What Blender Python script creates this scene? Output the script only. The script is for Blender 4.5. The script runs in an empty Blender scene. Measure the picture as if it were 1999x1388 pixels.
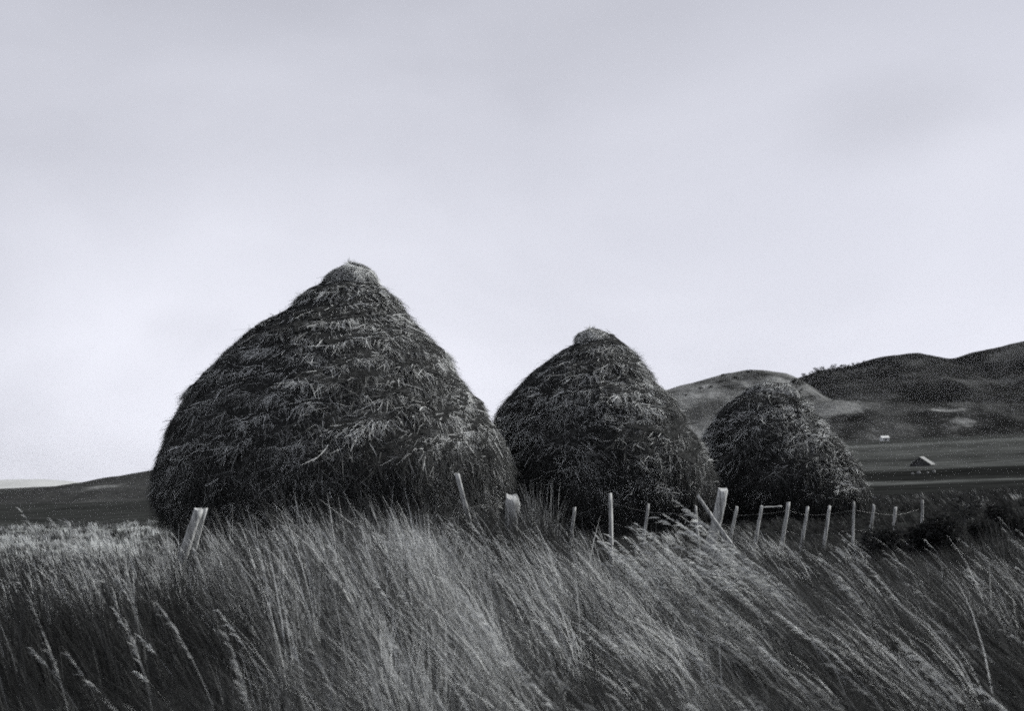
import bpy, math
import numpy as np
from mathutils import Matrix, Vector, Euler
rng = np.random.default_rng(11)
C = bpy.context.scene.collection
R = math.radians
# ------------------------------------------------------------------ camera
W0, H0, F = 1999.0, 1388.0, 2776.0
CAMZ = 1.7
HOR, SL = 907.0, 0.0443            # horizon row at the middle of the picture, its rise to the right
sc = bpy.context.scene
cd = bpy.data.cameras.new('camera'); cam = bpy.data.objects.new('camera', cd); C.objects.link(cam)
cd.lens = 50; cd.sensor_width = 36; cd.clip_end = 40000; cd.clip_start = 0.05
pitch = math.atan((HOR - H0/2)/F); roll = math.atan(SL)
M = Matrix.Rotation(math.pi/2 + pitch, 4, 'X') @ Matrix.Rotation(-roll, 4, 'Z')
M = Matrix.Translation((0, 0, CAMZ)) @ M
cam.matrix_world = M
sc.camera = cam
cd.dof.use_dof = True; cd.dof.focus_distance = 27; cd.dof.aperture_fstop = 4.0
RM = np.array(M.to_3x3())
def at(px, py, Y):
    v = RM @ np.array([(px - W0/2)/F, (H0/2 - py)/F, -1.0])
    k = Y / v[1]
    return np.array([v[0]*k, Y, CAMZ + v[2]*k])

# ------------------------------------------------------------------ noise
def _h(ix, iy, seed):
    n = (ix.astype(np.int64)*374761393 + iy.astype(np.int64)*668265263 + seed*974711) & 0x7fffffff
    n = ((n ^ (n >> 13))*1274126177) & 0x7fffffff
    n = n ^ (n >> 16)
    return (n & 0xffff)/65535.0
def vn(x, y, seed=0):
    x = np.asarray(x, float); y = np.asarray(y, float)
    ix = np.floor(x); iy = np.floor(y); fx = x-ix; fy = y-iy
    fx = fx*fx*(3-2*fx); fy = fy*fy*(3-2*fy)
    a = _h(ix, iy, seed); b = _h(ix+1, iy, seed); c = _h(ix, iy+1, seed); d = _h(ix+1, iy+1, seed)
    return (a*(1-fx)+b*fx)*(1-fy) + (c*(1-fx)+d*fx)*fy
def fbm(x, y, seed=0, o=4):
    s = 0; a = .5; t = 0
    for i in range(o):
        s = s + a*vn(np.asarray(x)*2**i, np.asarray(y)*2**i, seed+i*7); t += a; a *= .5
    return s/t
def sstep(a, b, x):
    t = np.clip((np.asarray(x, float)-a)/(b-a), 0, 1); return t*t*(3-2*t)

# ------------------------------------------------------------------ tagging and mesh helpers
def tag(o, label=None, cat=None, group=None, kind=None):
    if label: o['label'] = label
    if cat: o['category'] = cat
    if group: o['group'] = group
    if kind: o['kind'] = kind
    return o
def empty(name, loc, rz=0.0):
    o = bpy.data.objects.new(name, None); C.objects.link(o); o.location = loc; o.rotation_euler = (0, 0, rz)
    o.empty_display_size = .2
    return o
def mesh_np(name, V, Fq, mat, parent=None, shade=None, smooth=True):
    """V (n,3), Fq (m,4) quads or (m,3) tris; world coordinates unless parent given (then relative to the parent)."""
    me = bpy.data.meshes.new(name)
    V = np.ascontiguousarray(V, dtype=np.float32); Fq = np.ascontiguousarray(Fq, dtype=np.int32)
    k = Fq.shape[1]
    me.vertices.add(len(V)); me.vertices.foreach_set('co', V.ravel())
    me.loops.add(Fq.size); me.loops.foreach_set('vertex_index', Fq.ravel())
    me.polygons.add(len(Fq)); me.polygons.foreach_set('loop_start', np.arange(0, Fq.size, k, dtype=np.int32))
    me.polygons.foreach_set('loop_total', np.full(len(Fq), k, dtype=np.int32))
    me.polygons.foreach_set('use_smooth', np.full(len(Fq), smooth))
    if shade is not None:
        a = me.attributes.new('shade', 'FLOAT', 'POINT'); a.data.foreach_set('value', np.asarray(shade, dtype=np.float32))
    me.update(calc_edges=True); me.validate()
    me.materials.append(mat)
    o = bpy.data.objects.new(name, me); C.objects.link(o)
    if parent is not None: o.parent = parent
    return o
def grid_faces(nu, nv, wrap=False):
    """vertices indexed i*nv + j, i<nu, j<nv; wrap joins the last i to the first"""
    iu = np.arange(nu if wrap else nu-1); jv = np.arange(nv-1)
    I, J = np.meshgrid(iu, jv, indexing='ij'); I2 = (I+1) % nu
    return np.stack([I*nv+J, I2*nv+J, I2*nv+J+1, I*nv+J+1], -1).reshape(-1, 4)

# ------------------------------------------------------------------ materials
TINT = (0.985, 1.012, 0.99)
def grey(v): return (v*TINT[0], v*TINT[1], v*TINT[2], 1)
class NT:
    def __init__(s, name):
        s.m = bpy.data.materials.new(name); s.m.use_nodes = True; s.t = s.m.node_tree; s.t.nodes.clear()
        s.out = s.n('ShaderNodeOutputMaterial')
    def n(s, ty, **kw):
        nd = s.t.nodes.new(ty)
        for k, v in kw.items(): setattr(nd, k, v)
        return nd
    def l(s, a, b): s.t.links.new(a, b)
    def noise(s, scale, detail=4, rough=.55, src=None, stretch=None):
        no = s.n('ShaderNodeTexNoise'); no.inputs['Scale'].default_value = scale
        no.inputs['Detail'].default_value = detail; no.inputs['Roughness'].default_value = rough
        tc = s.n('ShaderNodeTexCoord'); so = src or tc.outputs['Object']
        if stretch:
            mp = s.n('ShaderNodeMapping'); mp.inputs['Scale'].default_value = stretch; s.l(so, mp.inputs[0]); so = mp.outputs[0]
        s.l(so, no.inputs['Vector']); return no.outputs['Fac']
    def ramp(s, fac, stops):
        r = s.n('ShaderNodeValToRGB'); e = r.color_ramp.elements
        e[0].position, e[0].color = stops[0][0], grey(stops[0][1])
        e[1].position, e[1].color = stops[-1][0], grey(stops[-1][1])
        for p, v in stops[1:-1]:
            x = e.new(p); x.color = grey(v)
        s.l(fac, r.inputs[0]); return r.outputs[0]
    def math(s, op, a, b):
        m = s.n('ShaderNodeMath', operation=op)
        for i, v in enumerate((a, b)):
            if isinstance(v, (int, float)): m.inputs[i].default_value = v
            else: s.l(v, m.inputs[i])
        return m.outputs[0]
    def mixc(s, f, a, b):
        m = s.n('ShaderNodeMix', data_type='RGBA')
        if isinstance(f, (int, float)): m.inputs['Factor'].default_value = f
        else: s.l(f, m.inputs['Factor'])
        for nm, v in ((6, a), (7, b)):
            if isinstance(v, float): m.inputs[nm].default_value = grey(v)
            else: s.l(v, m.inputs[nm])
        return m.outputs[2]
    def bump(s, h, strength, dist):
        b = s.n('ShaderNodeBump'); b.inputs['Strength'].default_value = strength; b.inputs['Distance'].default_value = dist
        s.l(h, b.inputs['Height']); return b.outputs[0]
    def surf(s, col, rough=.9, normal=None, spec=.15):
        p = s.n('ShaderNodeBsdfPrincipled'); p.inputs['Roughness'].default_value = rough
        p.inputs['Specular IOR Level'].default_value = spec
        s.l(col, p.inputs['Base Color'])
        if normal is not None: s.l(normal, p.inputs['Normal'])
        s.l(p.outputs[0], s.out.inputs[0]); return s.m

def blade_mat(name, lo, hi, transl=.35, mid=None):
    """straw / grass: colour from the blade's own 'shade' value"""
    s = NT(name)
    a = s.n('ShaderNodeAttribute', attribute_name='shade')
    st = [(0, lo), (1, hi)] if mid is None else [(0, lo), (.5, mid), (1, hi)]
    col = s.ramp(a.outputs['Fac'], st)
    d = s.n('ShaderNodeBsdfDiffuse'); t = s.n('ShaderNodeBsdfTranslucent'); mx = s.n('ShaderNodeMixShader')
    mx.inputs[0].default_value = transl
    s.l(col, d.inputs[0]); s.l(col, t.inputs[0]); s.l(d.outputs[0], mx.inputs[1]); s.l(t.outputs[0], mx.inputs[2])
    s.l(mx.outputs[0], s.out.inputs[0]); return s.m
M_STRAW = blade_mat('straw', .020, .70, .15, .12)
M_GRASS = blade_mat('grass', .020, .62, .32, .12)
M_SEED = blade_mat('seed_grass', .05, .55, .3)
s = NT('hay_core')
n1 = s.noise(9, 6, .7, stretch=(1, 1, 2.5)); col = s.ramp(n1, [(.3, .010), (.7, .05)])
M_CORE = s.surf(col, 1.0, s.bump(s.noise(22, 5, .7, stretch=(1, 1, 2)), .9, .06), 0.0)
s = NT('weathered_wood')
n1 = s.noise(30, 5, .7, stretch=(1, 1, .06)); n2 = s.noise(3, 3)
col = s.mixc(n2, s.ramp(n1, [(.35, .08), (.62, .42)]), s.ramp(n1, [(.35, .13), (.62, .52)]))
M_WOOD = s.surf(col, .85, s.bump(n1, .6, .01))
s = NT('wire'); rgb = s.n('ShaderNodeRGB'); rgb.outputs[0].default_value = grey(.14)
M_WIRE = s.surf(rgb.outputs[0], .5, None, .5)
M_LEAF = blade_mat('dark_leaf', .018, .06, .2)
s = NT('bark'); M_BARK = s.surf(s.ramp(s.noise(12), [(.3, .04), (.7, .1)]), .9)
s = NT('pale_wall'); M_WHITE = s.surf(s.ramp(s.noise(1.5, 5), [(.3, .45), (.7, .6)]), .8)
s = NT('tin_roof'); M_ROOF = s.surf(s.ramp(s.noise(2, 5, .6, stretch=(6, 1, 1)), [(.3, .12), (.7, .28)]), .9, None, .05)
s = NT('dark_board'); M_BOARD = s.surf(s.ramp(s.noise(3, 5, .6, stretch=(6, 6, .4)), [(.3, .03), (.7, .08)]), .9)
s = NT('stone'); n1 = s.noise(5, 5); M_STONE = s.surf(s.ramp(n1, [(.3, .12), (.7, .26)]), .9, s.bump(n1, .6, .03))

# ground: worn pasture near, strips of field farther off (their own colours), by world position
s = NT('pasture')
geo = s.n('ShaderNodeNewGeometry'); sep = s.n('ShaderNodeSeparateXYZ'); s.l(geo.outputs['Position'], sep.inputs[0])
n_big = s.noise(.05, 5, .6, geo.outputs['Position']); n_f = s.noise(2.5, 6, .7, geo.outputs['Position'])
n_mid = s.noise(.09, 6, .7, geo.outputs['Position'], (.5, 1, 1))
yy = s.math('ADD', sep.outputs['Y'], s.math('MULTIPLY', s.math('SUBTRACT', n_big, .5), 30))
yy = s.math('ADD', yy, s.math('MULTIPLY', s.math('SUBTRACT', n_mid, .5), 60))
fr = s.math('DIVIDE', yy, 1000.0)
right = s.ramp(fr, [(0, .04), (.045, .03), (.07, .02), (.128, .028), (.142, .12), (.150, .06), (.165, .018), (.222, .02), (.240, .08), (.29, .07), (.33, .045), (.45, .08), (.62, .06), (.70, .11), (.75, .05), (1, .05)])
left = s.ramp(fr, [(0, .12), (.02, .36), (.075, .42), (.085, .045), (.2, .055), (.25, .035), (1, .04)])
lr = s.n('ShaderNodeMapRange'); s.l(s.math('DIVIDE', sep.outputs['X'], s.math('ADD', sep.outputs['Y'], 8.0)), lr.inputs[0])
lr.inputs[1].default_value = -.16; lr.inputs[2].default_value = -.06
col = s.mixc(lr.outputs[0], left, right)
mot = s.ramp(s.noise(.16, 7, .72, geo.outputs['Position'], (.6, 1, 1)), [(.36, .25), (.64, 1.0)])
mm = s.n('ShaderNodeMix', data_type='RGBA', blend_type='MULTIPLY'); mm.inputs['Factor'].default_value = 1
s.l(col, mm.inputs[6]); s.l(mot, mm.inputs[7])
M_GROUND = s.surf(mm.outputs[2], 1.0, s.bump(n_f, .8, .08), 0.0)

def hill_mat(name, stops, scale, patch=None, strt=(1, 1, 1)):
    s = NT(name)
    geo = s.n('ShaderNodeNewGeometry')
    n = s.noise(scale, 7, .65, geo.outputs['Position'], strt)
    col = s.ramp(n, stops)
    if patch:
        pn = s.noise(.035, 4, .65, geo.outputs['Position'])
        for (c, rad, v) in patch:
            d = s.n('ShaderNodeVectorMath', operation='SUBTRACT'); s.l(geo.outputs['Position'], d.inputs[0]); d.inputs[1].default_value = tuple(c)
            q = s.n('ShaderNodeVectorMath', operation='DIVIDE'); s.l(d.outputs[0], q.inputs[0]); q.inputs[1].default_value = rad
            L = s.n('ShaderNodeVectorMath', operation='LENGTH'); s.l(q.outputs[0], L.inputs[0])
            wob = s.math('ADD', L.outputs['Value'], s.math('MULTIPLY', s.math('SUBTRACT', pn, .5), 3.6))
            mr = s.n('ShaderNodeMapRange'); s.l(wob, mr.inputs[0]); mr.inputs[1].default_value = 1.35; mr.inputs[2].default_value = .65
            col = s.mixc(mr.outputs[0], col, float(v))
    f = s.noise(scale*9, 5, .6, geo.outputs['Position'])
    return s.surf(col, 1.0, s.bump(f, .7, 6), 0.0)

# ------------------------------------------------------------------ ground
YR = [0, 9, 17, 45, 90, 150, 260, 400, 600, 900, 1300, 20000]
ZR = [.35, .33, 0, 0, -1.2, -1.9, -1.95, -1, 1.5, 6.5, 9, 9]
YL = [0, 9, 17, 56, 80, 130, 300, 20000]
ZL = [.35, .33, 0, 0, -1.4, -3.6, -4.5, -4.5]
def zground(x, y):
    x = np.asarray(x, float); y = np.asarray(y, float)
    zr = np.interp(y, YR, ZR); zl = np.interp(y, YL, ZL)
    w = sstep(-.16, .06, x/(np.abs(y)+8))
    z = zl*(1-w) + zr*w
    near = .16*(fbm(x*.35+9, y*.35+4, 3, 3)-.5) + .05*(vn(x*1.7, y*1.7, 5)-.5)
    far = (fbm(x/60, y/60, 8, 3)-.5)*np.clip(y/250, 0, 2.0)
    return z + near + far*sstep(60, 150, y)
u = np.linspace(-1, 1, 261); xs = np.sinh(u*8.2)/np.sinh(8.2)*14000 + u*12
v = np.linspace(0, 1, 380); ys = -12 + 60*v + np.sinh(v*7.2)/np.sinh(7.2)*16000
X, Y = np.meshgrid(xs, ys, indexing='ij')
V = np.stack([X, Y, zground(X, Y)], -1).reshape(-1, 3)
tag(mesh_np('ground', V, grid_faces(len(xs), len(ys)), M_GROUND), kind='structure')

# ------------------------------------------------------------------ hills: crest traced at its own distance, real flanks before and behind
def ridge(name, prof, Yc, front, back, base, mat, rough=.12, seed=0, spur=9.0, nx=260):
    prof = sorted(prof); px = np.linspace(prof[0][0], prof[-1][0], nx)
    py = np.interp(px, [p[0] for p in prof], [p[1] for p in prof])
    # smooth the traced crest a little and roughen it
    k = np.array([1, 2, 3, 2, 1.])/9; py = np.convolve(np.pad(py, 2, 'edge'), k, 'valid')
    py = py + (fbm(px/26., px*0+seed, seed, 3)-.5)*3.0
    cr = np.array([at(a, b, Yc) for a, b in zip(px, py)])
    nv = 90; t = np.concatenate([np.linspace(-1, 0, 60), np.linspace(0, 1, nv-60+1)[1:]])
    T, Xc = np.meshgrid(t, cr[:, 0], indexing='xy'); Zc = np.repeat(cr[:, 2][:, None], nv, 1)
    Yv = Yc + np.where(T < 0, T*front, T*back)
    Xv = Xc * (Yv/Yc)**.35
    a = np.abs(T)
    sh = (1-sstep(0, 1, a))*.55 + (1-a)*.45
    n = fbm(Xv/front*spur*.35+seed, Yv/front*1.2, seed+20, 5)
    rg = 1-2*np.abs(fbm(Xv/front*spur*.3, Yv/front*.9, seed+31, 4)-.5)
    h = (Zc-base)*(sh - rough*4*a*(1-a)*(1.3-n-rg*.6))
    V = np.stack([Xv, Yv, base + h - 3*a], -1).reshape(-1, 3)
    o = mesh_np(name, V, grid_faces(nx, nv), mat)
    tag(o, kind='structure'); return o
m_pale = hill_mat('pale_far_hill', [(.35, .25), (.65, .34)], .001)  # haze of the distance put into the hill's pale colour
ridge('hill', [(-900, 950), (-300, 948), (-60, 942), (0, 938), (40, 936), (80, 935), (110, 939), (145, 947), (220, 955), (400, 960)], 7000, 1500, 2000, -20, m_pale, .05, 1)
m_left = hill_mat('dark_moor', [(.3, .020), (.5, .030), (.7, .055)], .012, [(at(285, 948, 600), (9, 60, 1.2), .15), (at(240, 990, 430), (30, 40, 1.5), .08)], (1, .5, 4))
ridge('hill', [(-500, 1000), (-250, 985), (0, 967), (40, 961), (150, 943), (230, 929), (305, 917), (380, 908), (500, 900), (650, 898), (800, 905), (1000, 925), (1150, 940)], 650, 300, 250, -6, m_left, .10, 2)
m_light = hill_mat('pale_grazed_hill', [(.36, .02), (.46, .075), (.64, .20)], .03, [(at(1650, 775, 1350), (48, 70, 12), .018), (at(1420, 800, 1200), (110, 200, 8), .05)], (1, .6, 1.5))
LIGHT_PROF = [(860, 905), (1000, 868), (1100, 830), (1200, 795), (1270, 770), (1320, 755), (1360, 745), (1410, 730), (1455, 722), (1500, 724), (1535, 729), (1565, 741), (1600, 765), (1650, 805), (1720, 860), (1760, 885)]
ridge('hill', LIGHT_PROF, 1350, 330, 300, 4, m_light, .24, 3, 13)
m_dark = hill_mat('dark_heather', [(.40, .008), (.5, .016), (.66, .050)], .011, None, (1, .7, 2))
MAIN_PROF = [(1350, 850), (1450, 790), (1500, 762), (1560, 738), (1600, 722), (1640, 718), (1670, 712), (1700, 701), (1725, 696), (1755, 693), (1785, 688), (1812, 692), (1835, 697), (1858, 702), (1880, 694), (1905, 686), (1935, 680), (1960, 674), (2010, 664), (2120, 650), (2300, 660), (2500, 700), (2800, 760), (3200, 840)]
ridge('mountain', MAIN_PROF, 2300, 1000, 900, 8, m_dark, .48, 4, 17)
m_foot = hill_mat('mottled_foothill', [(.40, .010), (.5, .022), (.6, .045), (.72, .075)], .024,
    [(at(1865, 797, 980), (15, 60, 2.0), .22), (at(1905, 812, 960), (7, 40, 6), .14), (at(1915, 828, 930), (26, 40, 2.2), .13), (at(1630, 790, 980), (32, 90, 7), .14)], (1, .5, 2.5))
ridge('hill', [(1280, 880), (1400, 850), (1500, 815), (1560, 795), (1620, 782), (1700, 781), (1800, 783), (1900, 786), (2000, 790), (2300, 795), (2700, 830), (3000, 870)], 1060, 170, 300, 5, m_foot, .30, 6, 11)

# ------------------------------------------------------------------ ribbons (blades, straws): one mesh from arrays
def ribbons(P, wdir, wid, tip=.15):
    """P (N,S,3) centre lines, wdir (N,3), wid (N,) -> V, F"""
    N, S, _ = P.shape
    tt = np.linspace(0, 1, S); w = (1-tt**1.5*(1-tip))[None, :, None]*wid[:, None, None]*.5*wdir[:, None, :]
    V = np.stack([P-w, P+w], 2).reshape(-1, 3)
    b = (np.arange(N)*S*2)[:, None] + (np.arange(S-1)*2)[None, :]
    Fq = np.stack([b, b+1, b+3, b+2], -1).reshape(-1, 4)
    return V, Fq
def norm(a): return a/np.maximum(np.linalg.norm(a, axis=-1, keepdims=True), 1e-9)

# ------------------------------------------------------------------ haystacks
STACKS = []
def make_stack(label, Yc, left, right, cap, seed, nstraw, lh=.37, pale=1.0):
    L = np.array([at(a, b, Yc) for a, b in left]); Rr = np.array([at(a, b, Yc) for a, b in right])
    zg = float(zground((L[-1, 0]+Rr[-1, 0])/2, Yc))
    ztop = max(L[0, 2], Rr[0, 2])
    zs = np.linspace(zg-.1, ztop, 330)
    xl = np.interp(zs, L[::-1, 2], L[::-1, 0]); xr = np.interp(zs, Rr[::-1, 2], Rr[::-1, 0])
    i0 = int(len(zs)*.18); xc0 = (xl[i0]+xr[i0])/2
    cxs = xl*.5 + xr*.5; rad = (xr-xl)/2
    k = np.hanning(13); k /= k.sum()
    sm = lambda a: np.convolve(np.pad(a, 6, 'edge'), k, 'valid')
    cxs = sm(cxs); rad = sm(rad)
    root = empty('haystack', (xc0, Yc, zg))
    tag(root, label, 'haystack', 'haystacks in a row in the field')
    cx_rel = cxs-xc0
    H = ztop-zg
    def phase(th, z):
        ww = 2.0*(fbm(np.cos(th)*2.4+5, np.sin(th)*2.4+5+z*.25, seed+3, 3)-.5)*2 + .9*(fbm(th*14/math.pi, z*1.1, seed+9, 2)-.5)
        return z/lh + ww
    def disp(th, z, r):
        p = phase(th, z); f = p-np.floor(p); lay = np.floor(p)
        saw = sstep(0, .22, f)*(1-.95*f)
        hz = np.clip((z-zg)/H, 0, 1)
        upper = .45+.55*sstep(.15, .45, hz)
        # each layer is laid in sheaves of uneven width
        sh = vn(th/(2*math.pi)*np.maximum(r, .6)*9+lay*3.7, lay*1.0, seed+40)
        sc2 = vn(th/(2*math.pi)*np.maximum(r, .6)*22+lay*5.1, lay*1.0, seed+41)
        gate = .25+.75*sstep(.34, .55, fbm(np.cos(th)*r*1.1+lay*2.3, np.sin(th)*r*1.1+lay*1.7, seed+33, 2))
        amp = (.13*upper)*gate*(.35+1.0*sh)*np.clip(r/1.2, .4, 1)
        fine = fbm(th*r*5, z*6, seed+70, 4)-.5
        return amp*saw + .06*(sc2-.5) + .10*fine*np.clip(r, .3, 1) + .15*(fbm(np.cos(th)*r*.8, np.sin(th)*r*.8+z*.9, seed+60, 3)-.5)*np.clip(r/2, .3, 1) - .04*np.clip(r, .2, 1) - .085*sstep(.7, 3, r)
    def surf(th, z):
        r0 = np.interp(z, zs, rad); c0 = np.interp(z, zs, cx_rel)
        r = np.maximum(r0 + disp(th, z, r0), .03)
        return np.stack([c0 + r*np.cos(th), r*np.sin(th), z-zg], -1)
    nt = 620; th = np.linspace(0, 2*math.pi, nt, endpoint=False)
    T, Z = np.meshgrid(th, zs, indexing='ij')
    V = surf(T, Z).reshape(-1, 3)
    F1 = grid_faces(nt, len(zs), True)
    mesh_np('body', V, F1, M_CORE, root)
    # loose straw: strands rooted in the surface, hanging outward and down, in bundles
    def strands(N, zlo, zhi, mode):
        # sample by area: radius-weighted
        per = {'mess': 9, 'lip': 8, 'long': 1}[mode]; K = max(N//per, 1)
        z = rng.uniform(zlo, zhi, K*3); r0 = np.interp(z, zs, rad)
        z = z[rng.uniform(0, r0.max(), K*3) < r0+.15][:K]; K = len(z)
        t = rng.uniform(0, 2*math.pi, K)
        if mode == 'lip':     # strands along the lip and shoulder of each layer
            ph = phase(t, z); f = ph-np.floor(ph); z = z - (f-rng.uniform(.05, .45, K))*lh
        N = K*per; rp = lambda q: np.repeat(q, per)
        z0_ = rp(z); t0_ = rp(t); g_ = np.maximum(np.interp(z0_, zs, rad), .3)
        tuft_a = rp(rng.normal(0, 1, K)); tuft_s = rp(rng.random(K)); tuft_l = rp(rng.normal(0, 1, K))
        jr = {'mess': .10, 'lip': .19, 'long': .12}[mode]
        z = np.clip(z0_+rng.normal(0, jr*(.25 if mode == 'lip' else .6), N), zg+.02, ztop-.01); t = t0_+rng.normal(0, jr, N)/g_
        e = .03
        A = surf(t, z); dT = norm(surf(t+.01, z)-A)
        g0 = np.interp(z, zs, rad); g1 = np.interp(np.minimum(z+.25, ztop), zs, rad)
        slope = np.clip((g0-g1)/.25, -.3, 3)
        down = norm(np.stack([np.cos(t)*slope, np.sin(t)*slope, -np.ones(N)], -1))
        out = norm(np.stack([np.cos(t), np.sin(t), slope], -1))
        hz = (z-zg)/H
        bun = vn(t*g0*3.0, z*4, seed+77)*2-1
        if mode == 'lip':
            ang = np.where(tuft_a > 0, 1.25, -1.25)*(np.abs(tuft_a) > .5)+.3*tuft_l+rng.normal(0, .17, N); ln = rng.uniform(.08, .36, N); lift = .10+.06*tuft_l+rng.normal(0, .05, N)
            shd = np.clip(.20+.75*tuft_s**1.1+.20*sstep(.35, .85, hz)+rng.normal(0, .12, N)+1.7*(fbm(t*g0*1.4, z*2.2, seed+15, 2)-.5), 0, 1)  # paler on the lips and higher up: sunlit ledges put into the straw colour
        elif mode == 'long':
            ang = rng.normal(0, .75, N)+bun*.5; ln = rng.uniform(.12, .42, N); lift = rng.uniform(.04, .2, N); shd = np.clip(rng.beta(2.6, 1.2, N), 0, 1)
        else:
            ang = bun*.5 + .45*tuft_a + rng.normal(0, .15, N); ln = rng.uniform(.10, .34, N)*(1+.6*(hz < .4)); lift = .08+.05*tuft_l+rng.normal(0, .05, N)
            shd = np.clip(.01+.66*tuft_s**3.2+.28*(hz-.42)+rng.normal(0, .08, N) + .5*(fbm(t*g0*2.0, z*2.2, seed+5, 2)-.5), 0, 1)  # darker low down: shade of the lower front painted into the straw
        d = down*np.cos(ang)[:, None] + dT*np.sin(ang)[:, None] + out*lift[:, None]
        d = norm(d)
        S = 4; tt = np.linspace(0, 1, S)
        cur = dT*rng.normal(0, .22, N)[:, None] + np.array([0, 0, -1.])*rng.uniform(0, .25, N)[:, None]
        P = (A - out*.02)[:, None, :] + d[:, None, :]*(ln[:, None, None]*tt[None, :, None]) + cur[:, None, :]*(ln[:, None, None]*(tt**2)[None, :, None])
        w = norm(np.cross(d, out) + .45*rng.normal(0, 1, (N, 3)))
        wid = (rng.uniform(.009, .017, N) if mode == 'long' else rng.uniform(.004, .011, N)*(1+.9*(rng.random(N) < .08)))*(Yc/28)**.6
        Vs, Fs = ribbons(P, w, wid, .35)
        return Vs, Fs, np.repeat(shd, S*2)
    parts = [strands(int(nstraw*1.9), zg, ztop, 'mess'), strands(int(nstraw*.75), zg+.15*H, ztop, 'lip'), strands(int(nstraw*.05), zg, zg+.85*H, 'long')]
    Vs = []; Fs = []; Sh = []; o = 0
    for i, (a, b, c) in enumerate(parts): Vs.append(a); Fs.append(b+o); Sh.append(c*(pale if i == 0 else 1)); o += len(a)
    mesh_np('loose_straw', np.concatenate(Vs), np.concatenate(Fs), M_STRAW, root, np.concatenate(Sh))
    # cap: a rumpled wad of straw laid over the peak
    cl, cr_, ct, cb, skew = cap
    a = at(cl, cb, Yc); b = at(cr_, cb, Yc); c = at((cl+cr_)/2, ct, Yc)
    cr = (b[0]-a[0])/2; cxx = (a[0]+b[0])/2 - xc0; ch = c[2]-a[2]; z0 = a[2]-zg
    nt2, nv2 = 120, 30
    def capf(T, U):
        lump = 1+.5*(fbm(np.cos(T)*1.6+4+seed, np.sin(T)*1.6+U*.8, seed+91, 3)-.5)
        rr = cr*(1-U**2.6)**.75*lump
        hh_ = 1.08*U**.62*(1+.35*(fbm(np.cos(T)*1.3+9, np.sin(T)*1.3+U, seed+95, 2)-.5))
        drop = (1-U)**2*.22
        return np.stack([cxx+skew*cr*U+rr*np.cos(T), rr*np.sin(T), z0+ch*hh_-drop], -1)
    T, U = np.meshgrid(np.linspace(0, 2*math.pi, nt2, endpoint=False), np.linspace(0, 1, nv2), indexing='ij')
    capo = mesh_np('cap', capf(T, U).reshape(-1, 3), grid_faces(nt2, nv2, True), M_CORE, root)
    K = int(nstraw*.012); per = 12; N = K*per
    t = np.repeat(rng.uniform(0, 2*math.pi, K), per)+rng.normal(0, .12, N); uu = np.clip(np.repeat(rng.uniform(0, 1, K)**.9, per)+rng.normal(0, .05, N), 0, 1)
    A = capf(t, uu); dn = norm(capf(t, np.clip(uu-.04, 0, 1))-A-np.array([0, 0, .004])); dT = norm(capf(t+.02, uu)-A+1e-6)
    out = norm(np.stack([np.cos(t), np.sin(t), .4+uu], -1)); an = np.repeat(rng.normal(0, .9, K), per)+rng.normal(0, .3, N)
    d = norm(dn*np.cos(an)[:, None]+dT*np.sin(an)[:, None]+out*rng.normal(.07, .08, N)[:, None])
    ln = rng.uniform(.06, .22, N); tt = np.linspace(0, 1, 4)
    P = A[:, None, :] + d[:, None, :]*(ln[:, None, None]*tt[None, :, None]) + np.array([0, 0, -1.])*(.35*ln[:, None, None]*(tt**2)[None, :, None])
    w = norm(np.cross(d, out)+.4*rng.normal(0, 1, (N, 3)))
    Vs, Fs = ribbons(P, w, rng.uniform(.004, .012, N)*(Yc/28)**.5, .35)
    mesh_np('tuft', Vs, Fs, M_STRAW, capo, np.repeat(np.clip(.66+.25*np.repeat(rng.normal(0, 1, K), per)+rng.normal(0, .1, N), 0, 1), 8))  # pale straw: sunlight on the crown put into its colour
    STACKS.append((xc0+0, Yc, float(rad.max())))
    return root
make_stack('largest haystack, broad with a blunt tufted cap, nearest the tall grass', 28.0,
    [(648, 535), (632, 553), (590, 573), (577, 600), (530, 625), (480, 655), (440, 690), (410, 725), (375, 765), (360, 790), (345, 815), (330, 850), (316, 880), (308, 915), (303, 950), (308, 985), (335, 1010), (345, 1060), (350, 1110)],
    [(720, 535), (735, 553), (762, 572), (785, 600), (800, 622), (850, 665), (878, 692), (892, 718), (920, 750), (940, 782), (965, 822), (985, 857), (998, 890), (1000, 915), (990, 945), (985, 990), (980, 1040), (975, 1095)],
    (633, 737, 519, 556, -.05), 100, 90000)
make_stack('middle haystack with a narrow crooked peak, smaller than the broad one', 32.5,
    [(1142, 655), (1130, 667), (1100, 682), (1060, 710), (1030, 737), (1000, 767), (985, 782), (970, 805), (963, 835), (962, 870), (963, 920), (968, 970), (985, 1010), (990, 1070)],
    [(1195, 655), (1222, 675), (1245, 700), (1280, 745), (1308, 768), (1325, 792), (1340, 820), (1365, 852), (1380, 882), (1391, 912), (1397, 945), (1385, 965), (1370, 1000), (1365, 1060)],
    (1128, 1206, 645, 668, -.35), 200, 70000, .36, .85)
make_stack('smallest haystack, round topped and farthest off, before the dark hills', 37.0,
    [(1478, 752), (1460, 762), (1428, 783), (1402, 810), (1384, 838), (1376, 865), (1376, 900), (1380, 950), (1392, 990), (1395, 1045)],
    [(1515, 752), (1535, 760), (1557, 773), (1582, 800), (1602, 825), (1622, 850), (1642, 875), (1665, 902), (1682, 930), (1694, 947), (1697, 965), (1682, 990), (1680, 1035)],
    (1448, 1562, 749, 776, 0), 300, 52000, .36, .6)

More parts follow.
